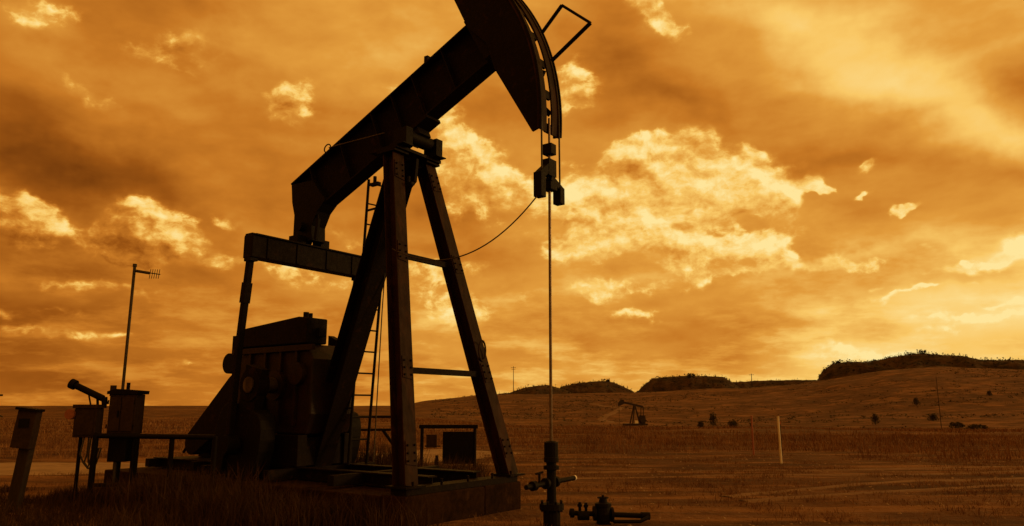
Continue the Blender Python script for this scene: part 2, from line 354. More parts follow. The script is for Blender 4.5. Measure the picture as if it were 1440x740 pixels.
def zfun(X, Y):
    X = np.asarray(X, float); Y = np.asarray(Y, float)
    r = np.hypot(X, Y); a = np.arctan2(X, Y)
    te = np.interp(a, CX, CT)
    val = -2.3 * sstep(-.16, .05, a) * (1 - sstep(1.1, 1.6, a))
    top = CAM_H + te * RC
    z = val * sstep(45, 165, r) + (top - val) * sstep(170, RC, r) * 1.0
    z = z + sstep(70, 200, r) * (1 - sstep(360, 420, r) * .75) * 2.6 * fbm(X / 42 + 5, Y / 42 + 9, 4) * sstep(-.2, .05, a)
    z = z + sstep(30, 70, r) * .5 * fbm(X / 9, Y / 9, 3) + .06 * fbm(X / 1.3 + 3, Y / 1.3, 3) * (1 - sstep(60, 120, r)) + .12 * fbm(X / 5, Y / 5 + 4, 2) * sstep(13, 20, r)
    z = z - sstep(450, 3000, r) * 14
    return z
fine = np.linspace(R(-42), R(42), 620); coarse = np.linspace(R(42), R(318), 90)[1:-1]
AZ = np.concatenate([fine, coarse]); NA = len(AZ)
RR = np.concatenate([[.4], np.geomspace(2, 9, 10)[:-1], np.geomspace(9, 480, 250), np.geomspace(500, 9000, 24)])
gx = RR[:, None] * np.sin(AZ)[None]; gy = RR[:, None] * np.cos(AZ)[None]; gz = zfun(gx, gy)
V = np.stack([gx, gy, gz], -1).reshape(-1, 3)
i = np.arange(len(RR) - 1)[:, None] * NA; j = np.arange(NA)[None]; jn = (j + 1) % NA
Fq = np.stack([i + j, i + NA + j, i + NA + jn, i + jn], -1).reshape(-1, 4)[:, ::-1]
V = np.vstack([V, [[0, 0, 0]]])
ground = np_mesh('ground', V, Fq, M_GROUND, smooth=True); tag(ground, kind='structure')

def strip(name, pts, w, lift, m, wob=.25):
    """a track draped on the terrain"""
    P = []; pts = np.array(pts, float)
    seg = np.r_[0, np.cumsum(np.hypot(*np.diff(pts, axis=0).T))]; n = int(max(40, seg[-1] / .5)); n = min(n, 400)
    q = np.linspace(0, seg[-1], n); c = np.stack([np.interp(q, seg, pts[:, 0]), np.interp(q, seg, pts[:, 1])], 1)
    ker = np.ones(15) / 15
    for k in range(2): c[:, k] = np.convolve(np.r_[np.full(7, c[0, k]), c[:, k], np.full(7, c[-1, k])], ker, 'valid')
    t = np.gradient(c, axis=0); t /= np.linalg.norm(t, axis=1)[:, None]; nrm = np.stack([-t[:, 1], t[:, 0]], 1)
    cols = 7; ww = w * (1 + wob * 2 * fbm(q / 3.1, q * 0 + 2, 3)); ww2 = w * (1 + wob * 2 * fbm(q / 2.7, q * 0 + 9, 3))
    vs = []
    for k in range(cols):
        f = k / (cols - 1) * 2 - 1; o = np.where(f < 0, ww, ww2) * f / 2; p = c + nrm * o[:, None]
        vs.append(np.stack([p[:, 0], p[:, 1], zfun(p[:, 0], p[:, 1]) + lift * (1 - f * f) ], 1))
    vs = np.stack(vs, 1).reshape(-1, 3); a = np.arange(n - 1)[:, None] * cols + np.arange(cols - 1)[None]
    fc = np.stack([a, a + 1, a + cols + 1, a + cols], -1).reshape(-1, 4)
    return tag(np_mesh(name, vs, fc, m, smooth=True), kind='structure')
def gpt(px, r):
    a = math.atan((px - 720) / FOC * .98); return (r * math.sin(a), r * math.cos(a))
strip('dirt_track', [(-34, 21.5), (-20, 21.6), (-12, 20.9), (-7, 21.8), (-4, 24), (-1, 30)], 4.2, .035, M_DIRT)
for o_ in (0, 1.55): strip('wheel_track', [(3.2, 13.2 + o_ * .2), (6, 14.6 + o_), (10, 16.2 + o_), (16, 17.4 + o_), (26, 18.6 + o_), (40, 20 + o_)], .32, .02, M_PATH, .45)
for o_ in (0, 1.5): strip('wheel_track', [(.5, 17.5 + o_), (5, 18.8 + o_), (11, 19.2 + o_), (20, 22.5 + o_), (34, 26 + o_)], .30, .02, M_PATH, .45)
strip('dirt_road', [gpt(1100, 118), gpt(1180, 126), gpt(1280, 132), gpt(1380, 128), gpt(1500, 122), gpt(1650, 118)], 2.2, .12, M_DIRT)
strip('access_path', [gpt(905, 172), gpt(860, 185), gpt(845, 215), gpt(875, 255), gpt(830, 290)], 2.4, .16, M_PATH, .2)

# ------------------------------------------------------------------ far buttes
def butte(pts, r0, depth, seed):
    pts = np.array(pts, float); n = int((pts[-1, 0] - pts[0, 0]) / 1.6); xs = np.linspace(pts[0, 0], pts[-1, 0], n); top = np.interp(xs, pts[:, 0], pts[:, 1])
    a = np.arctan((xs - 720) / FOC * .98); zt = CAM_H + np.array([tan_el(p) for p in top]) * r0
    nd = 26; dd = np.linspace(-1, 1, nd); vs = []
    for d in dd:
        prof = np.clip(1 - abs(d) ** 1.6, 0, 1) if d < 0 else (1 - .25 * d * d)
        r = r0 + d * depth * (1 + .25 * 2 * fbm(xs / 30 + seed, xs * 0 + d * 2, 3)); X = r * np.sin(a); Y = r * np.cos(a)
        b = zfun(X, Y) - 2.5; h = zt - b; z = b + h * np.clip(prof + 3.0 * fbm(X / 14 + seed, Y / 14, 4) * (1 - prof) * prof, 0, 1.0)
        z = z + fbm(X / 5, Y / 5 + seed, 3) * 1.1 * min(1, prof + .2) + (np.abs(vnoise(xs / 7 + seed * 3, xs * 0 + d * .8) - .5) - .2) * 6 * prof * (1 - prof)
        vs.append(np.stack([X, Y, z], 1))
    vs = np.stack(vs, 0).reshape(-1, 3); i = np.arange(nd - 1)[:, None] * n + np.arange(n - 1)[None]
    fc = np.stack([i, i + 1, i + n + 1, i + n], -1).reshape(-1, 4)
    tag(np_mesh('hill', vs, fc, M_BUTTE, smooth=True), kind='structure')
    k = nd // 2; return vs[(k - 1) * n:(k + 1) * n], vs[4 * n:(k - 1) * n]
tops = []
tops.append(butte([(672, 563), (690, 555), (715, 553), (735, 546), (755, 543), (772, 542), (800, 549), (820, 559)], 455, 36, 1))
tops.append(butte([(775, 559), (790, 544), (815, 539), (850, 536), (868, 540), (885, 548), (905, 559)], 480, 36, 2))
tops.append(butte([(890, 559), (906, 543), (920, 533), (960, 530), (1000, 530), (1020, 532), (1032, 539), (1055, 555)], 500, 38, 3))
tops.append(butte([(1000, 563), (1030, 539), (1080, 537), (1150, 537), (1180, 543), (1200, 563)], 640, 40, 4))
tops.append(butte([(1135, 557), (1150, 543), (1160, 527), (1176, 517), (1200, 515), (1230, 516), (1260, 510), (1300, 507), (1340, 509), (1370, 512), (1390, 517), (1440, 518), (1520, 521), (1600, 535), (1640, 557)], 450, 34, 5))
# scrub trees along the ridges: far-off, reads as one fringe
tv = []; tf = []
def scrub(p, h, w):
    for q in range(16):
        a = random.uniform(0, 2 * PI); zz_ = random.random() ** 1.3; rad = w * (1 - zz_ * .8) * random.uniform(.1, .8)
        c = Vector((p[0] + math.cos(a) * rad, p[1] + math.sin(a) * rad, p[2] + h * zz_ - .35)); s_ = w * random.uniform(.3, .6)
        b = len(tv)
        for _ in range(3): tv.append(c + Vector((random.uniform(-1, 1), random.uniform(-1, 1), random.uniform(-.8, .8))) * s_)
        tf.append((b, b + 1, b + 2))
for ti, (tp, slope) in enumerate(tops):
    for q in rng.integers(0, len(slope), [50, 60, 80, 40, 260][ti]): scrub(slope[q] + np.array([0, 0, -.1]), random.uniform(.6, 1.6), random.uniform(.5, 1.3))
    cnt = [110, 170, 210, 90, 620][ti]
    for q in rng.integers(0, len(tp), cnt):
        scrub(tp[q] + np.array([rng.normal(0, .5), rng.normal(0, .5), -.25]), random.choice((.5, .7, .9, 1.3, 2.0)), random.uniform(.5, 1.1))
for cx_, wd, hh in ((1303, 7, 3.6), (1290, 4, 2.2), (852, 3, 3.0), (975, 3, 2.6), (1185, 4, 2.6), (1238, 3, 2.0)):
    for q in range(14):
        px = random.gauss(cx_, wd); r = random.uniform(446, 455) if cx_ > 1100 else random.uniform(478, 502); a = math.atan((px - 720) / FOC * .98)
        tpz = CAM_H + tan_el({1303: 507, 1290: 508, 852: 537, 975: 530, 1185: 516, 1238: 515}[cx_]) * r
        scrub((r * math.sin(a), r * math.cos(a), tpz - .6), hh * random.uniform(.6, 1), 1.6)
tag(np_mesh('ridge_scrub', np.array([tuple(v) for v in tv]), np.array(tf), M_TREE), 'fringe of dark scrub trees along the far ridge tops', 'scrub', kind='stuff')

# ------------------------------------------------------------------ grasses
WELL = np.array([.55, 10.8]); T = R(36); AX = np.array([math.cos(T), -math.sin(T)]); LX = np.array([math.sin(T), math.cos(T)])
def local(x, y):
    q = np.stack([x, y], -1) - WELL; return q @ AX, q @ LX
def blades(cx, cy, per, h, spread, wid, lean):
    """per blades around every centre; a bent blade of two quads"""
    n = len(cx) * per; X = np.repeat(cx, per) + rng.normal(0, 1, n) * np.repeat(spread, per); Y = np.repeat(cy, per) + rng.normal(0, 1, n) * np.repeat(spread, per)
    H_ = np.repeat(h, per) * rng.uniform(.45, 1.1, n); W_ = np.repeat(wid, per) * rng.uniform(.7, 1.2, n)
    a = rng.uniform(0, 2 * PI, n); la = rng.uniform(0, 2 * PI, n); ln = np.abs(rng.normal(0, lean, n)) * H_
    Z = zfun(X, Y) - .01; dxw = np.cos(a) * W_ / 2; dyw = np.sin(a) * W_ / 2
    mx, my = X + np.cos(la) * ln * .35, Y + np.sin(la) * ln * .35; tx, ty = X + np.cos(la) * ln, Y + np.sin(la) * ln
    v = np.stack([np.stack([X - dxw, Y - dyw, Z], 1), np.stack([X + dxw, Y + dyw, Z], 1), np.stack([mx + dxw * .8, my + dyw * .8, Z + H_ * .6], 1), np.stack([mx - dxw * .8, my - dyw * .8, Z + H_ * .6], 1), np.stack([tx, ty, Z + H_], 1)], 1).reshape(-1, 3)
    b = np.arange(n)[:, None] * 5
    return v, np.concatenate([b + np.array([[0, 1, 2]]), b + np.array([[0, 2, 3]]), b + np.array([[3, 2, 4]])])
def scatter(n, r0, r1, a0, a1):
    r = np.sqrt(rng.uniform(r0 ** 2, r1 ** 2, n)); a = rng.uniform(R(a0), R(a1), n); return r * np.sin(a), r * np.cos(a)
def grass(name, parts, m, label):
    vs = []; fs = []; o = 0
    for v, f in parts: vs.append(v); fs.append(f + o); o += len(v)
    tag(np_mesh(name, np.vstack(vs), np.vstack(fs), m), label, 'grass', kind='stuff')
def keep(x, y, cond): return x[cond], y[cond]
# tall grass round the left of the machine
x, y = scatter(5200, 7.5, 19, -46, -2); u, v = local(x, y)
c = (~((u > -10.5) & (u < -1.3) & (np.abs(v) < 1.6))) & (fbm(x / 2.2, y / 2.2, 3) > -.10) & (y > 8.6) & ((y < 17.8)) & ((u < -1.6) | (v < -1.7))
x, y = keep(x, y, c)
hh = .30 + .5 * np.clip(fbm(x / 1.6 + 8, y / 1.6, 3) + .2, 0, .5)
hh = hh * np.where(x < -5.0, np.where(y > 13.0, .38, .66), 1.1)
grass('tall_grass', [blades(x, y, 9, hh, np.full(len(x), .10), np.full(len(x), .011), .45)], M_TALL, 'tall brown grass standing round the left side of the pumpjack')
WP_ = []
uu = np.where(rng.random(2600) < .35, rng.uniform(-12, -7.4, 2600), rng.uniform(-11.5, -1.9, 2600)); vv = np.where(rng.random(2600) < .62, rng.uniform(-3.1, -1.5, 2600), rng.uniform(1.4, 2.6, 2600)); dd = fbm(uu / .7, vv / .7 + 3, 3)
ok = (dd > -.12) & ~((uu > -3.2) & (vv > 0)) & ~((uu < -8.2) & (vv < 0)) & (uu > -9.9); uu, vv, dd = uu[ok], vv[ok], dd[ok]
xw = WELL[0] + uu * AX[0] + vv * LX[0]; yw = WELL[1] + uu * AX[1] + vv * LX[1]
hw = np.where(vv < 0, np.clip((uu + 8.6) / 3.0, .3, 1), 1.0) * (.50 + .85 * np.clip(dd + .18, 0, .6)) * np.where(uu < -7.4, 1.25, 1.0) * np.where(uu > -4.6, .72, 1.0) * np.where(vv > 0, 1.25, 1.0)
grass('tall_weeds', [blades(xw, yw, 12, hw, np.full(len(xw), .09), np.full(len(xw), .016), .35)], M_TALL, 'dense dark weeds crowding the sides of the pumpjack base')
# tall dry grass beyond the pad, then the prairie
P_ = []
x, y = scatter(9000, 27, 52, -44, 44); c = (fbm(x / 9 + 2, y / 2.5, 3) > -.02) & ~((np.abs(y - 21.5) < 3) & (x < 0)); x, y = keep(x, y, c)
P_.append(blades(x, y, 9, .12 + .30 * rng.random(len(x)) ** 1.6, np.full(len(x), .26), np.full(len(x), .022), .6))
x, y = scatter(9000, 52, 130, -42, 42); x, y = keep(x, y, fbm(x / 14, y / 14 + 7, 3) > -.05)
P_.append(blades(x, y, 7, .15 + .3 * rng.random(len(x)) ** 1.5, np.full(len(x), .6), np.full(len(x), .06), .6))
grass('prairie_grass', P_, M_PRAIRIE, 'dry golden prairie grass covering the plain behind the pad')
P_ = []
x, y = scatter(9500, 8.8, 29, -40, 44); u, v = local(x, y)
c = (fbm(x / 1.5 + 1, y / 1.1, 3) > .0) & ~((u > -10.5) & (u < -1.3) & (np.abs(v) < 1.7)) & ~((np.abs(y - 21.4) < 2.2) & (x < -3))
x, y = keep(x, y, c)
P_.append(blades(x, y, 10, .05 + .11 * rng.random(len(x)) ** 2, np.full(len(x), .09), np.full(len(x), .010), .9))
grass('stubble_grass', P_, M_GRASS, 'short trampled grass stubble on the well pad')
# sagebrush dotted over the hillside
bv = []; bf = []
x, y = scatter(9000, 135, 395, -6, 42); dn = fbm(x / 38 + 4, y / 16, 4); c = rng.random(len(x)) < np.clip((dn + .02) * 5, .02, 1); x, y = keep(x, y, c); zb = zfun(x, y)
for px_, py_, z_ in zip(x, y, zb):
    w_ = random.uniform(.25, .8)
    for q in range(7):
        cc = Vector((px_ + random.gauss(0, w_ * .6), py_ + random.gauss(0, w_ * .6), z_ + abs(random.gauss(0, .22)))); o = len(bv)
        for _ in range(3): bv.append(tuple(cc + Vector((random.uniform(-1, 1), random.uniform(-1, 1), random.uniform(-.5, .7))) * w_ * .5))
        bf.append((o, o + 1, o + 2))
tag(np_mesh('sagebrush', np.array(bv), np.array(bf), M_BUSH), 'low dark sagebrush dotted over the far hillside', 'brush', kind='stuff')
# small stones on the pad
bx = []; bf = []
x, y = scatter(1500, 9, 30, -5, 44)
for px_, py_, in zip(x, y):
    s_ = random.choice((.012, .018, .026, .04)); o = len(bx); z_ = float(zfun(px_, py_))
    for d in ((1, 0, 0), (-1, 0, 0), (0, 1, 0), (0, -1, 0), (0, 0, 1), (0, 0, -1)):
        q = [d[k] * s_ * random.uniform(.6, 1.3) for k in range(3)]; bx.append((px_ + q[0], py_ + q[1], z_ + q[2] * .7))
    bf += [(o + a_, o + b_, o + c_) for a_, b_, c_ in ((0, 2, 4), (2, 1, 4), (1, 3, 4), (3, 0, 4), (2, 0, 5), (1, 2, 5), (3, 1, 5), (0, 3, 5))]
tag(np_mesh('gravel', np.array(bx), np.array(bf), M_DIRT), 'small pale stones scattered over the well pad', 'gravel', kind='stuff')

# ------------------------------------------------------------------ pumpjack: x runs towards the wellhead, y across, z up; origin at the well
PJ = empty('pumpjack', (WELL[0], WELL[1], 0), -T, 'large dark steel pumpjack with raised horsehead, nearest to the camera', 'pumpjack')
TH = R(24.0); bd = Vector((math.cos(TH), 0, math.sin(TH))); bn = Vector((-math.sin(TH), 0, math.cos(TH)))
BT = Vector((-5.95, 0, 5.97))                                   # upper rear corner of the walking beam
DEP = .93; BLEN = 4.95
def bp(s_, d_, y=0.0): p = BT + bd * s_ - bn * d_; return (p.x, y, p.z)
b = MB()
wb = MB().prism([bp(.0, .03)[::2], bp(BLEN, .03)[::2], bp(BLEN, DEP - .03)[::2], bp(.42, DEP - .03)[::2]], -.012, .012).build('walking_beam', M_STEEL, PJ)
MB().bar(bp(-.03, .015), bp(BLEN + .1, .015), .30, .03).build('top_flange', M_STEEL, wb)
MB().bar(bp(.40, DEP - .015), bp(BLEN + .05, DEP - .015), .30, .03).build('bottom_flange', M_STEEL, wb)
for s_ in (.55, 1.45, 2.35, 2.9, 3.45, 4.2):
    for sg in (-1, 1):
        m_ = MB().bar(bp(s_, .032, sg * .08), bp(s_, DEP - .032, sg * .08), .13, .02); m_.build('stiffener', M_STEEL, wb)
# saddle and centre bearing on top of the samson post
MB().bar(bp(2.5, DEP + .035), bp(3.5, DEP + .035), .36, .066).build('saddle', M_STEEL, wb)
SB = Vector(bp(3.06, DEP + .20))
cb = MB().cyl((SB.x, -.42, SB.z), (SB.x, .42, SB.z), .12, 18)
for sg in (-1, 1): cb.box(SB.x - .15, SB.x + .15, sg * .38 - .08, sg * .38 + .08, SB.z - .2, SB.z + .10)
cb.bar((SB.x, 0, SB.z), bp(3.06, DEP + .03), .3, .34)
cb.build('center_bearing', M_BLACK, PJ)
# lifting eye, grease line and bolt on the beam
eye = [bp(1.12 + .09 * math.cos(a), -.06 - .075 * math.sin(a), -.13) for a in np.linspace(0, 2 * PI, 13)]
MB().tube(eye, .013, 6, cap=False).build('lifting_eye', M_BLACK, wb)
MB().tube([bp(1.2, .0, -.17), (-4.5, -.24, 6.42), (-3.9, -.26, 6.39), (-3.2, -.34, 6.33)], .012, 6).build('grease_line', M_CABLE, wb)
MB().box(-2.50, -2.42, -.12, -.04, 7.50, 7.66).build('bolt', M_BLACK, wb)
# tail bracket and tail bearing
tb = MB().prism([(-5.93, 5.92), (-5.88, 5.55), (-5.79, 5.28), (-5.79, 4.72), (-5.66, 4.70), (-5.60, 4.80), (-5.40, 4.80), (-5.34, 4.70), (-5.24, 4.72), (-5.26, 5.0), (-5.12, 5.26), (-4.9, 5.45), (-5.3, 5.9)], -.165, .165)
tb.cyl((-5.5, -.28, 5.0), (-5.5, .28, 5.0), .09, 14)
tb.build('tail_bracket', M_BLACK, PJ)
tl = MB().bar((-5.17, -.12, 4.72), (-5.12, -.12, 5.12), .05, .07); tl.cyl((-5.14, -.12, 5.10), (-5.14, -.12, 5.2), .022, 8); tl.build('bearing_bolt', M_BLACK, PJ)
# equaliser across the tail
EU = -5.5
eq = MB(); eq.bar((EU, -1.34, 4.42), (EU, 1.34, 4.42), .26, .40, (1, 0, 0))
eqo = eq.build('equalizer', M_STEEL, PJ, .012)
for y_ in (-1.0, -.35, .35, 1.0): MB().box(EU + .132, EU + .150, y_ - .03, y_ + .03, 4.24, 4.60).build('stiffener', M_STEEL, eqo)
MB().box(EU - .17, EU + .17, -1.30, 1.30, 4.622, 4.648).build('top_plate', M_STEEL, eqo)
for y_ in (-.28, .28): MB().box(EU - .13, EU + .13, y_ - .10, y_ + .10, 4.65, 4.80).build('bearing_block', M_BLACK, eqo)
# cranks (down), counterweights and pitman arms, both sides
CS = Vector((-5.55, 0, 2.0)); WP = Vector((-5.78, 0, .98))
for sg in (-1, 1):
    y_ = sg * 1.26
    pm = MB().bar((-5.5, y_, 4.40), (-5.68, y_, 2.6), .11, .10).bar((-5.68, y_, 2.6), (WP.x, y_, WP.z), .11, .10)
    pmo = pm.build('pitman_arm', M_STEEL, PJ, .01)
    MB().bar((-5.56, y_, 3.78), (-5.60, y_, 3.42), .135, .125).build('splice_collar', M_STEEL, pmo)
    MB().box(-5.60, -5.40, y_ - .075, y_ + .075, 4.16, 4.66).build('upper_bearing', M_BLACK, pmo)
    MB().cyl((WP.x, y_ - .12, WP.z), (WP.x, y_ + .12, WP.z), .17, 16).build('wrist_pin_bearing', M_BLACK, pmo)
    yc = sg * .98
    dr = (WP - CS).normalized(); en = CS + dr * 1.75; cr = MB().bar(CS - dr * .32, en, .17, .48).cyl((CS.x, yc - .11, CS.z), (CS.x, yc + .11, CS.z), .28, 20)
    cr.v = [(q[0], q[1] + (yc if abs(q[1]) < .2 else 0), q[2]) for q in cr.v]
    cro = cr.build('crank', M_STEEL, PJ, .008)
    for s2 in (-1, 1):
        nrm = Vector((dr.z, 0, -dr.x)) * s2; c0 = CS + dr * 1.0 + nrm * .245
        poly = []
        for k in range(11):
            a = -PI / 2 + PI * k / 10; q = c0 + dr * (math.sin(a) * .62) + nrm * (max(0, math.cos(a)) ** .6 * .42); poly.append((q.x, q.z))
        MB().prism(poly, yc - .16, yc + .16).build('counterweight', M_BLACK, cro, .015)
# gear reducer on its pedestal
gr = MB().prism([(-6.75, 1.15), (-4.75, 1.15), (-4.62, 1.5), (-4.62, 2.45), (-4.80, 2.72), (-6.55, 2.72), (-6.78, 2.5), (-6.80, 1.5)], -.50, .50)
gro = gr.build('gear_reducer', M_RED, PJ, .03)
MB().cyl((CS.x, -1.12, CS.z), (CS.x, 1.12, CS.z), .14, 18).build('crankshaft', M_GREASE, gro)
for x_ in (-6.35, -5.9, -5.45, -5.0):
    MB().box(x_ - .03, x_ + .03, -.56, -.505, 1.3, 2.6).build('cooling_rib', M_RED, gro)
for x_ in (-5.55, -4.95):
    MB().cyl((x_, -.505, 2.0 if x_ < -5.2 else 2.2), (x_, -.60, 2.0 if x_ < -5.2 else 2.2), .27 if x_ < -5.2 else .20, 20).build('bearing_cap', M_RED, gro)
MB().box(-6.9, -4.55, -.58, -.51, 2.60, 2.70).build('split_flange', M_RED, gro)
hood = MB().prism([(-6.80, 2.725), (-4.74, 2.725), (-4.74, 3.18), (-5.0, 3.21), (-6.80, 3.07)], -.56, -.10)
hd = hood.build('reducer_hood', M_STEEL, PJ, .02)
MB().cyl((-4.98, -.40, 3.18), (-4.98, -.40, 3.30), .05, 12).cyl((-4.85, -.40, 3.18), (-4.85, -.40, 3.27), .035, 12).build('breather_cap', M_BLACK, hd)
MB().box(-4.74, -4.66, -.35, -.20, 2.85, 3.0).build('latch', M_BLACK, hd)
MB().prism([(-5.25, 2.725), (-4.95, 2.725), (-4.98, 2.84), (-5.25, 2.95)], .36, .50).build('inspection_cover', M_STEEL, gro)
ped = MB().box(-6.7, -4.75, -.62, -.42, .62, 1.146).box(-6.7, -4.75, .42, .62, .62, 1.146).box(-6.66, -6.5, -.418, .418, .62, 1.1).box(-4.95, -4.8, -.418, .418, .62, 1.1)
ped.build('reducer_pedestal', M_STEEL, PJ, .01)
# belt drive: guard round the sheave and down to the motor
def capsule(c0, r0, c1, r1, n=14):
    a = Vector(c0); b_ = Vector(c1); d = (b_ - a); ang = math.atan2(d.y, d.x); off = math.acos((r0 - r1) / d.length); P = []
    for k in range(n + 1): t_ = ang + off + (2 * PI - 2 * off) * k / n; P.append((a.x + r0 * math.cos(t_), a.y + r0 * math.sin(t_)))
    for k in range(n + 1): t_ = ang - off + 2 * off * k / n; P.append((b_.x + r1 * math.cos(t_), b_.y + r1 * math.sin(t_)))
    return P
bg_ = MB().prism(capsule((-7.02, 1.88), .40, (-8.40, .92), .24), -.36, -.12).build('belt_guard', M_STEEL, PJ, .015)
MB().cyl((-7.26, -.40, 2.46), (-7.26, -.18, 2.46), .20, 22).build('sheave_cover', M_BLACK, bg_)
MB().bar((-7.0, -.30, 2.30), (-7.0, -.30, 3.0), .1, .5, (0, 1, 0)).build('guard_back', M_STEEL, bg_)
MB().tube([(-7.24, -.32, 2.16), (-7.62, -.32, 1.72), (-8.72, -.32, .72)], .028, 8).build('guard_brace', M_STEEL, bg_)
MB().cyl((-6.8, -.2, 1.95), (-7.1, -.2, 1.95), .08, 12).build('input_shaft', M_GREASE, bg_)
mo = MB().cyl((-8.45, -.1, .98), (-8.45, .62, .98), .27, 20).cyl((-8.45, .62, .98), (-8.45, .72, .98), .22, 20).box(-8.7, -8.2, 0, .55, .62, .8)
mo_ = mo.build('electric_motor', M_STEEL, PJ, .006)
for k in range(7): MB().cyl((-8.45, .02 + k * .08, .98), (-8.45, .045 + k * .08, .98), .295, 20).build('cooling_fin', M_STEEL, mo_)
MB().box(-8.56, -8.34, .1, .4, 1.24, 1.38).build('terminal_box', M_STEEL, mo_)
MB().box(-8.95, -7.9, -.45, .75, .52, .615).build('motor_slide', M_STEEL, PJ)
# steel skid under everything
sk = MB()
for y_ in (-.52, .52): sk.hbeam((-9.3, y_, .52), (-1.75, y_, .52), .2, .19)
for x_ in (-9.2, -7.6, -6.6, -4.8, -3.2): sk.box(x_ - .07, x_ + .07, -1.2, 1.2, .44, .60) if x_ > -7 else sk.box(x_ - .07, x_ + .07, -.8, .8, .44, .60)
sk.v = [(a_, b_, c_ + .0) for a_, b_, c_ in sk.v]
sk.build('skid', M_STEEL, PJ)
MB().bar((-1.62, -1.36, .47), (-1.62, 1.24, .47), .30, .09, (1, 0, 0)).build('front_sill', M_STEEL, PJ)
# samson post: two front legs, one rear leg, braces
FT = {-1: (Vector((-2.90, -.40, 5.86)), Vector((-1.62, -1.22, .515))), 1: (Vector((-2.90, .40, 5.86)), Vector((-1.62, 1.18, .515)))}
for sg in (-1, 1):
    t_, f_ = FT[sg]
    lg = MB().hbeam(f_, t_, .25, .25, .02, .02, side=(0, 1, 0)).build('leg', M_LEG, PJ)
    MB().box(f_.x - .2, f_.x + .2, f_.y - .2, f_.y + .2, .516, .545).build('foot_plate', M_STEEL, lg)
    MB().box(t_.x - .23, t_.x + .2, t_.y - .17, t_.y + .17, 5.86, 5.90).build('cap_plate', M_STEEL, lg)
rl = MB().hbeam((-4.98, 0, .62), (-3.05, 0, 5.82), .38, .36, .022, .02, side=(0, 1, 0)).build('leg', M_STEEL, PJ)
MB().box(-3.3, -2.66, -.56, .56, 5.905, 5.96).build('cap_plate', M_STEEL, PJ)
MB().prism([(-3.3, 5.85), (-2.7, 5.85), (-2.74, 5.45), (-3.05, 5.2), (-3.42, 5.35)], -.03, .03).build('gusset_plate', M_STEEL, PJ)
for y_ in (-.42, .42):
    MB().box(SB.x - .17, SB.x + .17, y_ - .12, y_ + .12, 5.962, SB.z - .202).build('bearing_pedestal', M_BLACK, PJ)
def legpt(sg, z): t_, f_ = FT[sg]; k = (z - f_.z) / (t_.z - f_.z); return f_ + (t_ - f_) * k
for z_, w_, sx in ((4.02, .07, 0), (2.16, .10, 0)):
    a_, b_ = legpt(-1, z_), legpt(1, z_); MB().bar(a_ + Vector((0, .127, 0)), b_ - Vector((0, .127, 0)), w_, .09, (1, 0, 0)).build('cross_brace', M_STEEL, PJ)
for a_ in (Vector((-3.22, -.50, 5.36)), Vector((-2.62, -.30, 5.30))):
    lug = MB().box(a_.x - .1, a_.x + .1, a_.y - .03, a_.y + .05, a_.z - .02, a_.z + .03).cyl(a_ + Vector((0, 0, .03)), a_ + Vector((0, 0, .14)), .03, 8).build('lifting_lug', M_BLACK, PJ)
# splice plates, gussets and bolts on the front legs
bl = MB()
for sg in (-1, 1):
    for z_ in (.95, 2.16, 4.02, 5.5):
        a_ = legpt(sg, z_ - .16); b_ = legpt(sg, z_ + .16); dvec = (b_ - a_).normalized(); n_ = dvec.cross(Vector((0, 1, 0))).normalized()
        if n_.x < 0: n_ = -n_
        pl_ = MB().bar(a_ + n_ * .132, b_ + n_ * .132, .21, .012).build('splice_plate', M_LEG, PJ)
        for i_ in (-.11, 0, .11):
            for j_ in (-.07, .07): c_ = (a_ + b_) / 2 + dvec * i_ + Vector((0, j_, 0)) + n_ * .138; bl.cyl(c_, c_ + n_ * .022, .016, 6)
tag(bl.build('bolts', M_STEEL, PJ), kind='stuff')
for y_ in (-1.2, -.6, 0, .6, 1.1): MB().cyl((-1.50, y_, .515), (-1.50, y_, .60), .018, 6).build('anchor_bolt', M_STEEL, PJ)
lp = legpt(1, 2.55) + Vector((.16, -.02, 0)); MB().tube([(lp.x + .02, lp.y + .09 * math.sin(a) , lp.z + .17 * math.cos(a)) for a in np.linspace(0, 2 * PI, 17)], .016, 6, cap=False).build('rope_loop', M_CAB, PJ)
# inspection ladder beside the rear leg
ld = MB().tube([(-4.40, .22, .62), (-4.15, .22, 5.80)], .026, 8).build('ladder', M_BLACK, PJ)
MB().tube([(-4.41, .66, .62), (-4.06, .66, 5.80)], .026, 8).build('ladder_rail', M_BLACK, ld)
for k in range(13):
    z_ = 1.05 + k * .39; q = (z_ - .62) / 5.18
    MB().tube([(-4.40 + .25 * q, .22, z_), (-4.41 + .35 * q, .66, z_)], .016, 6).build('rung', M_BLACK, ld)
for z_ in (1.6, 3.6, 5.2):
    q = (z_ - .62) / 5.18; xr = -4.93 + 1.91 * (z_ - .62) / 5.2
    MB().bar((-4.40 + .25 * q, .22, z_), (xr, .14, z_), .04, .03).build('ladder_bracket', M_BLACK, ld)
MB().tube([(-3.45, .10, 5.3), (-3.62, .16, 3.3), (-3.75, .2, .7)], .010, 6).build('brake_cable', M_CABLE, PJ)
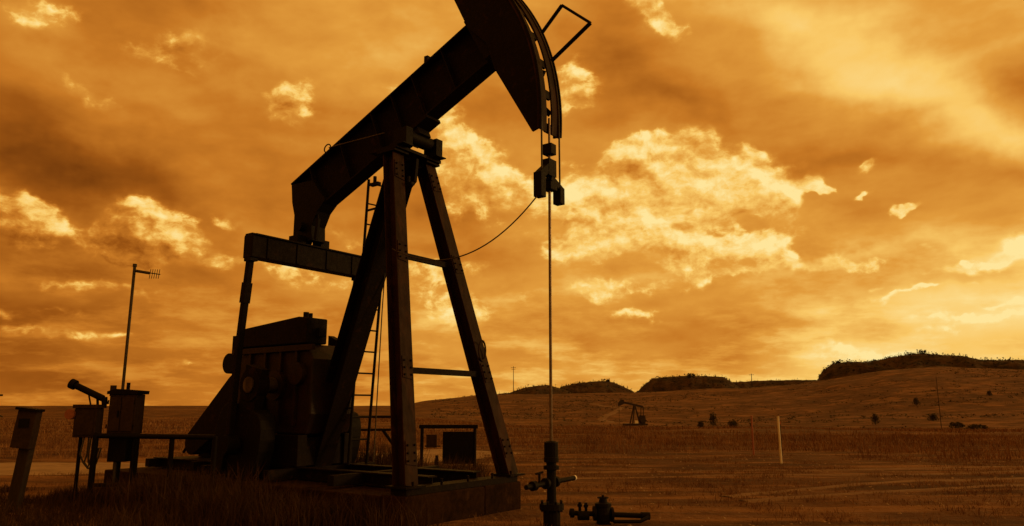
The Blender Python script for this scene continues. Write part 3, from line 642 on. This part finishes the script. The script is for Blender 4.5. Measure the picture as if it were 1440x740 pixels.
# horsehead: curved track in two bands on side plates, open between them
HC = Vector((-3.87, 0, 6.0)); HR = 3.9
def hp(phi, rr): return (HC.x + rr * math.cos(phi), HC.z + rr * math.sin(phi))
P0, P1 = R(-4.2), R(47)
arcN = 26; phis = [P0 + (P1 - P0) * k / arcN for k in range(arcN + 1)]
near = [hp(p, HR - .03) for p in phis] + [(-1.62, 8.78), (-1.86, 8.62), (-1.71, 8.42), (-1.40, 7.80), (-1.0, 7.4), (-.83, 6.90), (-.11, 5.69)]
hh_ = MB().prism(near, -.27, -.235).build('horsehead', M_STEEL, PJ)
def ring(r_in, r_out, y0, y1, name, m, n=arcN, p0=P0, p1=P1):
    mb = MB(); ph = [p0 + (p1 - p0) * k / n for k in range(n + 1)]; vs = []
    for p in ph:
        for rr, yy in ((r_in, y0), (r_out, y0), (r_out, y1), (r_in, y1)): q = hp(p, rr); vs.append((q[0], yy, q[1]))
    fs = [(0, 3, 2, 1), tuple(n * 4 + k for k in range(4))]
    for k in range(n):
        for e in range(4): fs.append((k * 4 + e, k * 4 + (e + 1) % 4, k * 4 + 4 + (e + 1) % 4, k * 4 + 4 + e))
    mb.add(vs, fs); return mb.build(name, m, hh_)
ring(HR - .028, HR, -.29, -.075, 'cable_track', M_LEG)
ring(HR - .028, HR, .075, .29, 'cable_track', M_LEG)
ring(HR - .09, HR - .03, .24, .27, 'rear_side_plate', M_STEEL)
for y0, y1 in ((-.29, -.265), (.265, .29)): ring(HR + .001, HR + .045, y0, y1, 'track_lip', M_STEEL)
for p in np.linspace(P0 + .02, P1 - .02, 7):
    a_, b_ = hp(p, HR - .02), hp(p, HR - .06); MB().bar((a_[0], 0, a_[1]), (b_[0], 0, b_[1]), .14, .14).build('track_spacer', M_STEEL, hh_)
for k, p in enumerate((R(2), R(13), R(24), R(35), R(45))):
    a_ = hp(p, HR - .15); q = Vector((-1.15 - .08 * k, 0, 7.25 + .14 * k)); MB().bar((a_[0], .25, a_[1]), (q.x, .16, q.z), .03, .09).build('spoke', M_STEEL, hh_)
for p in (R(0), R(10), R(30), R(42)):
    a_ = hp(p, HR - .25); MB().bar((a_[0], -.234, a_[1]), (a_[0], .234, a_[1]), .06, .06, (1, 0, 0)).build('tie_bar', M_STEEL, hh_)
MB().prism([bp(4.86, .0)[::2], bp(5.35, .0)[::2], bp(5.5, DEP - .05)[::2], bp(4.95, DEP - .01)[::2]], -.234, .20).build('neck_box', M_STEEL, hh_)
# guard loop sticking out in front of the head
gl = MB()
gl.tube([(-.10, 0, 7.40), (.28, 0, 7.75)], .030, 8).tube([(.28, 0, 7.75), (.78, 0, 7.29)], .022, 8).tube([(.78, 0, 7.29), (.08, 0, 6.88)], .032, 8)
gl.build('cable_guard_loop', M_BLACK, hh_)

# ------------------------------------------------------------------ bridle, carrier bar and polished rod (hang from the head)
BR = empty('bridle', (WELL[0], WELL[1], 0), -T, 'wire rope bridle with carrier bar and polished rod hanging below the horsehead', 'bridle')
for y_ in (-.245, .245):
    pts = [(hp(p, HR + .014)[0], y_, hp(p, HR + .014)[1]) for p in np.linspace(P1 - .1, 0, 14)] + [(.045, y_, 4.90)]
    MB().tube(pts, .014, 6).build('wire_rope', M_CABLE, BR)
MB().tube([(.02, 0, 5.95), (.02, 0, 5.40)], .018, 8).build('rod_end', M_GREASE, BR)
MB().box(-.06, .10, -.075, .075, 5.36, 5.53).build('rod_clamp', M_BLACK, BR, .012)
cbm = MB().bar((.02, -.30, 4.96), (.02, .02, 5.22), .11, .12, (1, 0, 0)).box(-.04, .08, -.10, .10, 5.02, 5.28).bar((.02, -.02, 5.0), (.02, .30, 4.86), .11, .09, (1, 0, 0))
cbm.build('carrier_bar', M_BLACK, BR)
MB().box(-.05, .09, -.335, -.20, 4.64, 5.02).build('rope_socket', M_BLACK, BR, .01)
MB().box(-.05, .09, .19, .315, 4.64, 4.90).build('rope_socket', M_BLACK, BR, .01)
MB().box(-.06, .10, -.09, .09, 4.80, 4.93).build('rod_clamp', M_BLACK, BR, .01)
MB().tube([(.02, 0, 5.36), (.0, 0, 1.05)], .022, 10).build('polished_rod', M_GREASE, BR)
# signal cable from the carrier bar to the samson post
kA = Vector((.02, -.34, 4.64)); kB = legpt(-1, 4.02) + Vector((.02, -.13, .06)); pts = []
for k in range(25):
    t_ = k / 24; p = kA.lerp(kB, t_); p.z -= .54 * 4 * t_ * (1 - t_) * (1 - .12 * t_); pts.append(p)
cb_ = MB().tube(pts, .010, 6).build('signal_cable', M_CABLE); cb_.location = (WELL[0], WELL[1], 0); cb_.rotation_euler = (0, 0, -T)
tag(cb_, 'thin black cable sagging from the carrier bar to the front leg', 'cable')

# ------------------------------------------------------------------ wellhead
WH = empty('wellhead', (WELL[0], WELL[1], 0), -T, 'dark iron wellhead with stuffing box standing under the polished rod', 'wellhead')
MB().lathe([(.045, 1.15), (.10, 1.13), (.10, .93), (.105, .92), (.105, .86), (.07, .85), (.07, .82), (.11, .81), (.11, .76), (.065, .75)][::-1]).build('stuffing_box', M_BLACK, WH)
MB().lathe([(.066, .30), (.066, .75)]).build('tubing_head', M_BLACK, WH)
MB().lathe([(.12, -.05), (.12, .22), (.17, .222), (.17, .30), (.10, .31)]).build('casing_head', M_BLACK, WH)
for k in range(8):
    a = k * PI / 4 + .2; MB().cyl((.145 * math.cos(a), .145 * math.sin(a), .20), (.145 * math.cos(a), .145 * math.sin(a), .34), .017, 6).build('flange_bolt', M_BLACK, WH)
pp = MB().tube([(0, .60, .60), (0, -.62, .565)], .034, 10).cyl((0, .12, .587), (0, .07, .586), .075, 14).cyl((0, -.12, .58), (0, -.17, .58), .075, 14).cyl((-.0, -.40, .573), (0, -.48, .57), .065, 12)
pp.build('flow_line', M_BLACK, WH)
MB().tube([(0, .60, .60), (0, .63, .601)], .038, 10).build('pipe_cap', M_WHITE, WH)
MB().tube([(0, -.30, .57), (0, -.30, .72)], .018, 8).tube([(-.02, -.36, .72), (.02, -.24, .74)], .014, 6).build('valve_handle', M_BLACK, WH)
# valve manifold on the ground beside it
VM = empty('valve_manifold', (1.30, 11.12, 0), R(4), 'low dark pipe manifold with gate valve on the ground right of the wellhead', 'valve')
MB().tube([(-.55, .02, .16), (.75, 0, .10)], .042, 10).build('pipe', M_BLACK, VM)
MB().tube([(.12, -.22, .05), (.55, -.2, .045), (.72, -.12, .10)], .03, 10).build('pipe', M_BLACK, VM)
gv = MB().lathe([(.10, -.02), (.12, .05), (.13, .14), (.12, .26), (.135, .262), (.135, .31), (.07, .33), (.06, .38), (.02, .39), (.02, .44)]).build('gate_valve', M_BLACK, VM)
MB().cyl((-.16, .01, .15), (-.12, .01, .15), .12, 14).build('flange', M_BLACK, gv); MB().cyl((.12, 0, .13), (.16, 0, .13), .12, 14).build('flange', M_BLACK, gv)
wh = [( .085 * math.cos(a), .085 * math.sin(a), .40) for a in np.linspace(0, 2 * PI, 15)]
MB().tube(wh, .011, 6, cap=False).bar((-.085, 0, .40), (.085, 0, .40), .014, .01).build('handwheel', M_BLACK, gv)
for x_, h_ in ((-.38, .33), (-.28, .32)): MB().cyl((x_, .01, .15), (x_, .01, h_), .024, 8).cyl((x_, .01, h_ - .07), (x_, .01, h_ - .03), .04, 10).build('riser', M_BLACK, VM)
MB().cyl((-.42, -.02, .12), (-.24, -.02, .12), .075, 12).cyl((-.54, .0, .16), (-.48, 0, .16), .075, 12).build('union', M_BLACK, VM)
MB().cyl((.62, 0, .105), (.76, 0, .10), .062, 12).build('pipe_cap', M_BLACK, VM)
VM.scale = (.88, .88, .86)
MB().box(-.1, .1, -.12, .12, -.05, .0).build('footing', M_BLACK, VM)

# ------------------------------------------------------------------ concrete foundation
CF = empty('concrete_foundation', (WELL[0], WELL[1], 0), -T, 'stained concrete block foundation under the pumpjack', 'foundation')
def cblock(x0, x1, y0, y1, z0, z1): return MB().box(x0, x1, y0, y1, z0, z1).build('concrete_block', M_CONC, CF, .02)
cblock(-1.90, -1.43, -1.42, .33, -.1, .42); cblock(-1.91, -1.44, .35, 1.30, -.1, .424)
xs_ = [-1.93, -3.6, -5.3, -7.0, -8.5, -9.7]
for k in range(5):
    cblock(xs_[k + 1] + .02, xs_[k], -1.40, -.02, -.1, .40 + .006 * (k % 2)); cblock(xs_[k + 1] + .02, xs_[k], 0, 1.28, -.1, .405 - .006 * (k % 2))

# ------------------------------------------------------------------ guard fence behind the front legs
GF = empty('guard_fence', (-1.72, 20.6, 0), 0, 'low pipe guard fence with dark panel seen between the samson legs', 'fence')
for x_ in (-.70, .72): MB().cyl((x_, 0, -.1), (x_, 0, 1.12), .045, 10).build('post', M_BLACK, GF)
MB().box(-.78, .80, -.05, .05, 1.06, 1.16).build('rail', M_BLACK, GF)
MB().box(-.14, .68, -.03, .03, .14, .98).build('panel', M_BLACK, GF, .01)
MB().box(-.58, -.30, -.03, .03, .56, .90).build('small_panel', M_CAB, GF)
MB().bar((-.62, 0, .60), (-.2, 0, .60), .03, .03).build('rail', M_BLACK, GF)
MB().prism([(-.40, -.1), (-.22, -.1), (-.26, .36), (-.32, .36)], -.05, .05).build('stake', M_BLACK, GF)
GF2 = empty('guard_fence', (-3.55, 19.8, 0), R(8), 'low pipe guard fence with diagonal brace seen behind the ladder', 'fence')
for x_ in (-.75, 1.0): MB().cyl((x_, 0, -.1), (x_, 0, 1.05), .045, 10).build('post', M_BLACK, GF2)
for z_ in (1.05, 1.38): MB().tube([(-.95, 0, z_), (1.0, 0, z_)], .032, 8).build('rail', M_BLACK, GF2)
MB().cyl((-.75, 0, 1.05), (-.75, 0, 1.40), .045, 10).build('post', M_BLACK, GF2)
MB().tube([(.2, 0, 1.05), (.9, 0, .1)], .04, 8).build('diagonal_brace', M_BLACK, GF2)

# ------------------------------------------------------------------ left: control cabinets on a rail, antenna mast, service post
RF = empty('pipe_fence', (-6.85, 12.7, 0), 0, 'dark pipe rail fence left of the pumpjack below the cabinets', 'fence')
for x_ in (-.05, 1.22): MB().cyl((x_, 0, -.1), (x_, 0, 1.16), .05 if x_ < 0 else .042, 10).build('post', M_BLACK, RF)
MB().tube([(-.06, 0, 1.15), (1.95, -.05, 1.13)], .042, 10).build('rail', M_BLACK, RF)
MB().tube([(-.05, 0, .36), (1.22, 0, .38), (1.9, -.04, .37)], .034, 8).build('rail', M_BLACK, RF)
MB().cyl((1.95, -.05, -.1), (1.95, -.05, 1.14), .042, 10).build('post', M_BLACK, RF)
C1 = empty('control_cabinet', (-6.48, 12.78, 0), R(-6), 'taller grey control cabinet with sloping lid above the pipe rail', 'cabinet')
MB().box(-.33, .15, .02, .28, 1.18, 1.83).build('body', M_CAB, C1, .012)
MB().prism([(-.36, 1.832), (.19, 1.832), (.20, 1.89), (-.2, 1.92), (-.36, 1.88)], -.02, .31).build('lid', M_STEEL, C1)
MB().box(-.31, -.105, -.004, .018, 1.22, 1.79).build('door', M_CAB, C1, .006); MB().box(-.085, .13, -.004, .018, 1.22, 1.79).build('door', M_CAB, C1, .006)
MB().box(-.14, -.12, -.03, -.005, 1.45, 1.56).build('handle', M_BLACK, C1)
for x_ in (-.2, .1): MB().cyl((x_, .2, .0), (x_, .2, 1.18), .06, 8).build('support_post', M_BLACK, C1)
MB().box(-.30, .02, .06, .30, .72, 1.16).build('lower_box', M_BLACK, C1, .01)
MB().cyl((-.13, .2, 1.9), (-.13, .2, 2.03), .03, 8).build('conduit_cap', M_BLACK, C1)
MB().cyl((-.30, .05, 1.8), (-.30, .05, 1.98), .05, 10).build('conduit_cap', M_CAB, C1)
for z_ in (1.30, 1.70):
    for x_ in (-.325, .145): MB().cyl((x_, -.006, z_ - .035), (x_, -.006, z_ + .035), .011, 6).build('hinge', M_BLACK, C1)
MB().tube([(.10, .15, 1.18), (.11, .12, .9), (.14, .1, .6), (.16, .1, .05)], .02, 6).build('conduit', M_BLACK, C1)
C2 = empty('junction_box', (-7.08, 12.72, 0), R(-4), 'smaller grey junction box beside the taller cabinet with cables hanging below', 'box')
MB().box(-.24, .15, 0, .2, 1.12, 1.60).build('body', M_CAB, C2, .012)
MB().box(-.26, .17, -.03, .23, 1.60, 1.66).build('lid', M_CAB, C2)
MB().box(-.20, .11, -.014, -.002, 1.16, 1.56).build('door', M_CAB, C2, .005)
MB().cyl((-.16, .12, .0), (-.16, .12, 1.12), .03, 8).build('support_post', M_BLACK, C2)
MB().cyl((-.30, .04, 1.50), (-.30, -.04, 1.50), .085, 18).build('round_gauge', M_REDP, C2)
for x0, d_ in ((.02, 0), (.06, .03), (-.06, .06)): MB().tube([(x0, .06, 1.12), (x0 + .01, .04 - d_, .85), (x0 - .03 + d_, .05, .72), (x0 + .06 + d_, .05, .62), (x0 + .13, .06, .70), (x0 + .18, .08, .95)], .014, 6).build('cable', M_CABLE, C2)
FL = empty('flood_lamp', (-7.10, 12.74, 1.66), 0, 'dark tubular lamp tilted up to the left on the junction box', 'lamp')
MB().tube([(.18, .1, .10), (-.30, .08, .32)], .055, 12).tube([(-.30, .08, .32), (-.38, .08, .355)], .085, 12).build('lamp_tube', M_BLACK, FL)
MB().cyl((.10, .1, 0), (.08, .1, .15), .022, 8).cyl((.22, .1, 0), (.2, .1, .12), .05, 8).build('bracket', M_BLACK, FL)
MB().tube([(-.02, .1, .0), (-.07, .1, .17)], .014, 6).build('strut', M_BLACK, FL)
AN = empty('antenna_mast', (-6.66, 12.95, 0), 0, 'tall thin mast with small antenna rising behind the control cabinet', 'antenna')
MB().tube([(0, 0, 0), (.0, 0, 4.05)], .026, 8).build('mast', M_GALV, AN)
MB().tube([(0, 0, 3.98), (.44, .05, 3.92)], .009, 6).tube([(0, 0, 3.98), (.26, .02, 3.94)], .026, 6).build('boom', M_GALV, AN)
for k in range(5): x_ = .27 + k * .04; MB().tube([(x_, .03 - .02, 3.93 - .09), (x_, .04, 3.93 + .08)], .006, 5).build('element', M_GALV, AN)
MB().tube([(0, 0, 4.05), (0, 0, 4.10)], .036, 8).build('mast_cap', M_GALV, AN)
SP_ = empty('service_post', (-7.82, 12.2, 0), 0, 'leaning weathered wooden post with meter box at the far left', 'post')
MB().bar((.0, 0, -.1), (.16, 0, 1.35), .17, .15, (1, 0, 0)).build('post', M_WOOD, SP_, .01)
MB().bar((.10, -.10, .98), (.17, -.10, 1.56), .30, .16, (1, 0, 0)).build('meter_box', M_CAB, SP_, .01)
MB().bar((.17, -.12, 1.56), (.175, -.12, 1.60), .34, .22, (1, 0, 0)).build('lid', M_STEEL, SP_)
MB().box(.06, .22, -.20, -.185, 1.30, 1.44).build('meter_window', M_BLACK, SP_)
PF = empty('power_frame', (-17.6, 25.0, 0), 0, 'distant crossarm frame cut by the left edge of the photo', 'pole')
MB().cyl((-.55, 0, -.2), (-.55, 0, 2.5), .07, 8).build('pole', M_WOOD, PF)
for z_, x1 in ((2.28, .62), (2.02, .80), (1.68, .72)): MB().bar((-1.0, 0, z_), (x1, 0, z_), .05, .06, (0, 1, 0)).build('crossarm', M_WOOD, PF)
MB().bar((.1, 0, 1.68), (.9, 0, 1.32), .04, .04).build('brace', M_GALV, PF)

# ------------------------------------------------------------------ markers, poles, bushes, far pumpjack
mp = empty('marker_post', (7.93, 22.7, 0), 0, 'white painted marker post standing on the open pad', 'post')
MB().tube([(.0, 0, -.1), (-.01, 0, 1.32)], .033, 8).build('shaft', M_WHITE, mp); MB().tube([(-.01, 0, 1.32), (-.01, 0, 1.36)], .038, 8).build('cap', M_WHITE, mp)
m2 = empty('marker_post', (8.42, 26.8, 0), 0, 'thin reddish marker post behind the white one', 'post')
MB().tube([(.0, 0, -.1), (0, 0, 1.30)], .032, 8).build('shaft', M_REDP, m2); MB().tube([(0, 0, 1.30), (0, 0, 1.34)], .038, 8).build('cap', M_REDP, m2)
m3 = empty('marker_post', (9.25, 26.4, 0), 0, 'short pale stake between the red and white marker posts', 'post')
MB().bar((0, 0, -.1), (0, 0, 1.18), .05, .03, (1, 0, 0)).build('shaft', M_WOOD, m3); MB().bar((0, -.02, 1.05), (0, -.02, 1.15), .07, .02, (1, 0, 0)).build('tape', M_REDP, m3)
def pole(px, r, h, label, arms=1, rad=.16):
    x_, y_ = gpt(px, r); o = empty('utility_pole', (x_, y_, float(zfun(x_, y_)) - .2), R(random.uniform(-25, 25)), label, 'pole', 'distant utility poles')
    MB().tube([(0, 0, 0), (0, 0, h)], [rad, rad * .65], 8).build('pole', M_WOOD, o)
    for k in range(arms):
        ca = MB().bar((-1.3 + .3 * k, 0, h - .7 - .9 * k), (1.3 - .3 * k, 0, h - .7 - .9 * k), .14, .16, (0, 1, 0)).build('crossarm', M_WOOD, o)
        for q in (-1.15, 0, 1.15): MB().cyl((q * (1 - .23 * k), 0, h - .62 - .9 * k), (q * (1 - .23 * k), 0, h - .38 - .9 * k), .05, 6).build('insulator', M_GALV, ca)
pole(722, 398, 15.0, 'distant utility pole with crossarm on the skyline between leg and polished rod', 2, .2)
pole(1060, 425, 8.5, 'tiny utility pole standing on the skyline above the red marker post', 1, .22)
pole(1322, 150, 9.4, 'faint bare pole on the right hillside below the big butte', 0, .065)
def bush(px, r, w, h, label, n=420):
    x_, y_ = gpt(px, r); z_ = float(zfun(x_, y_)); o = empty('bush', (x_, y_, z_), 0, label, 'bush', 'bushes on the hillside')
    vs = []; fs = []
    for q in range(n):
        a = random.uniform(0, 2 * PI); t_ = random.random() ** .7; rr = w / 2 * math.sqrt(random.random()) * (1 - .55 * t_) * (1 + .35 * math.sin(3 * a + px)); c = Vector((math.cos(a) * rr, math.sin(a) * rr, .1 + h * t_ * (1 + .2 * math.sin(5 * a))))
        s_ = .16 * w / 2 + .05; b0 = len(vs)
        for _ in range(3): vs.append(tuple(c + Vector((random.uniform(-1, 1), random.uniform(-1, 1), random.uniform(-1, 1))) * s_))
        fs.append((b0, b0 + 1, b0 + 2))
    np_mesh('crown', np.array(vs), np.array(fs), M_BUSH, o)
    MB().tube([(0, 0, -.2), (.1, 0, h * .6)], [.09, .03], 6).tube([(0, 0, .1), (-.25 * w, .1, h * .55)], [.06, .02], 6).build('trunk', M_BARK, o)
bush(1002, 160, 2.1, 2.3, 'dark upright bush right of the far pumpjack')
bush(1230, 175, 2.0, 1.9, 'dark pointed bush on the slope below the big butte')
bush(1290, 235, 2.0, 1.6, 'small dark bush high on the slope under the big butte')
bush(1312, 190, 2.2, 1.2, 'low dark bush beside the faint bare pole')
bush(1345, 172, 3.0, .7, 'wide low bush right of the faint bare pole')
bush(1372, 152, 4.6, .7, 'broad flat bush furthest right on the lower slope')
bush(1030, 150, 2.2, 1.0, 'low round bush beside the dark upright bush')
bush(985, 150, 1.6, .9, 'small bush left of the dark upright bush')
bush(1395, 260, 1.6, 1.1, 'solitary bush high on the slope near the right edge')

fx, fy = gpt(893, 168); FP = empty('pumpjack', (fx, fy, float(zfun(fx, fy))), R(12), 'tiny distant pumpjack on the plain below the hills', 'pumpjack')
MB().box(-2.6, 2.6, -.8, .8, -.2, .45).build('base', M_FAR, FP)
fb = MB().bar((1.9, 0, 4.0), (-2.7, 0, 5.0), .3, .42).build('walking_beam', M_FAR, FP)
MB().prism([(-2.5, 5.5), (-3.2, 5.55), (-3.75, 4.9), (-3.85, 4.2), (-3.4, 4.25), (-2.5, 4.7)], -.22, .22).build('horsehead', M_FAR, FP)
for sg in (-1, 1): MB().bar((-.9, sg * .8, .4), (-.1, sg * .25, 4.35), .22, .22).build('leg', M_FAR, FP)
MB().bar((1.1, 0, .4), (0, 0, 4.35), .25, .25).build('leg', M_FAR, FP)
for sg in (-1, 1):
    MB().bar((1.7, sg * .7, 4.0), (1.6, sg * .7, 1.6), .14, .14).build('pitman_arm', M_FAR, FP)
    MB().prism([(1.2, 1.9), (2.0, 1.9), (2.3, 1.0), (1.9, .55), (1.2, .6), (.9, 1.1)], sg * .6 - .12, sg * .6 + .12).build('counterweight', M_FAR, FP)
MB().box(1.1, 2.2, -.4, .4, .45, 2.2).build('gear_reducer', M_FAR, FP); MB().box(-3.68, -3.62, -.02, .02, .3, 4.2).build('polished_rod', M_GALV, FP)
MB().box(-.4, .3, -.9, -.82, .5, 1.1).build('sign_plate', M_WHITE, FP)
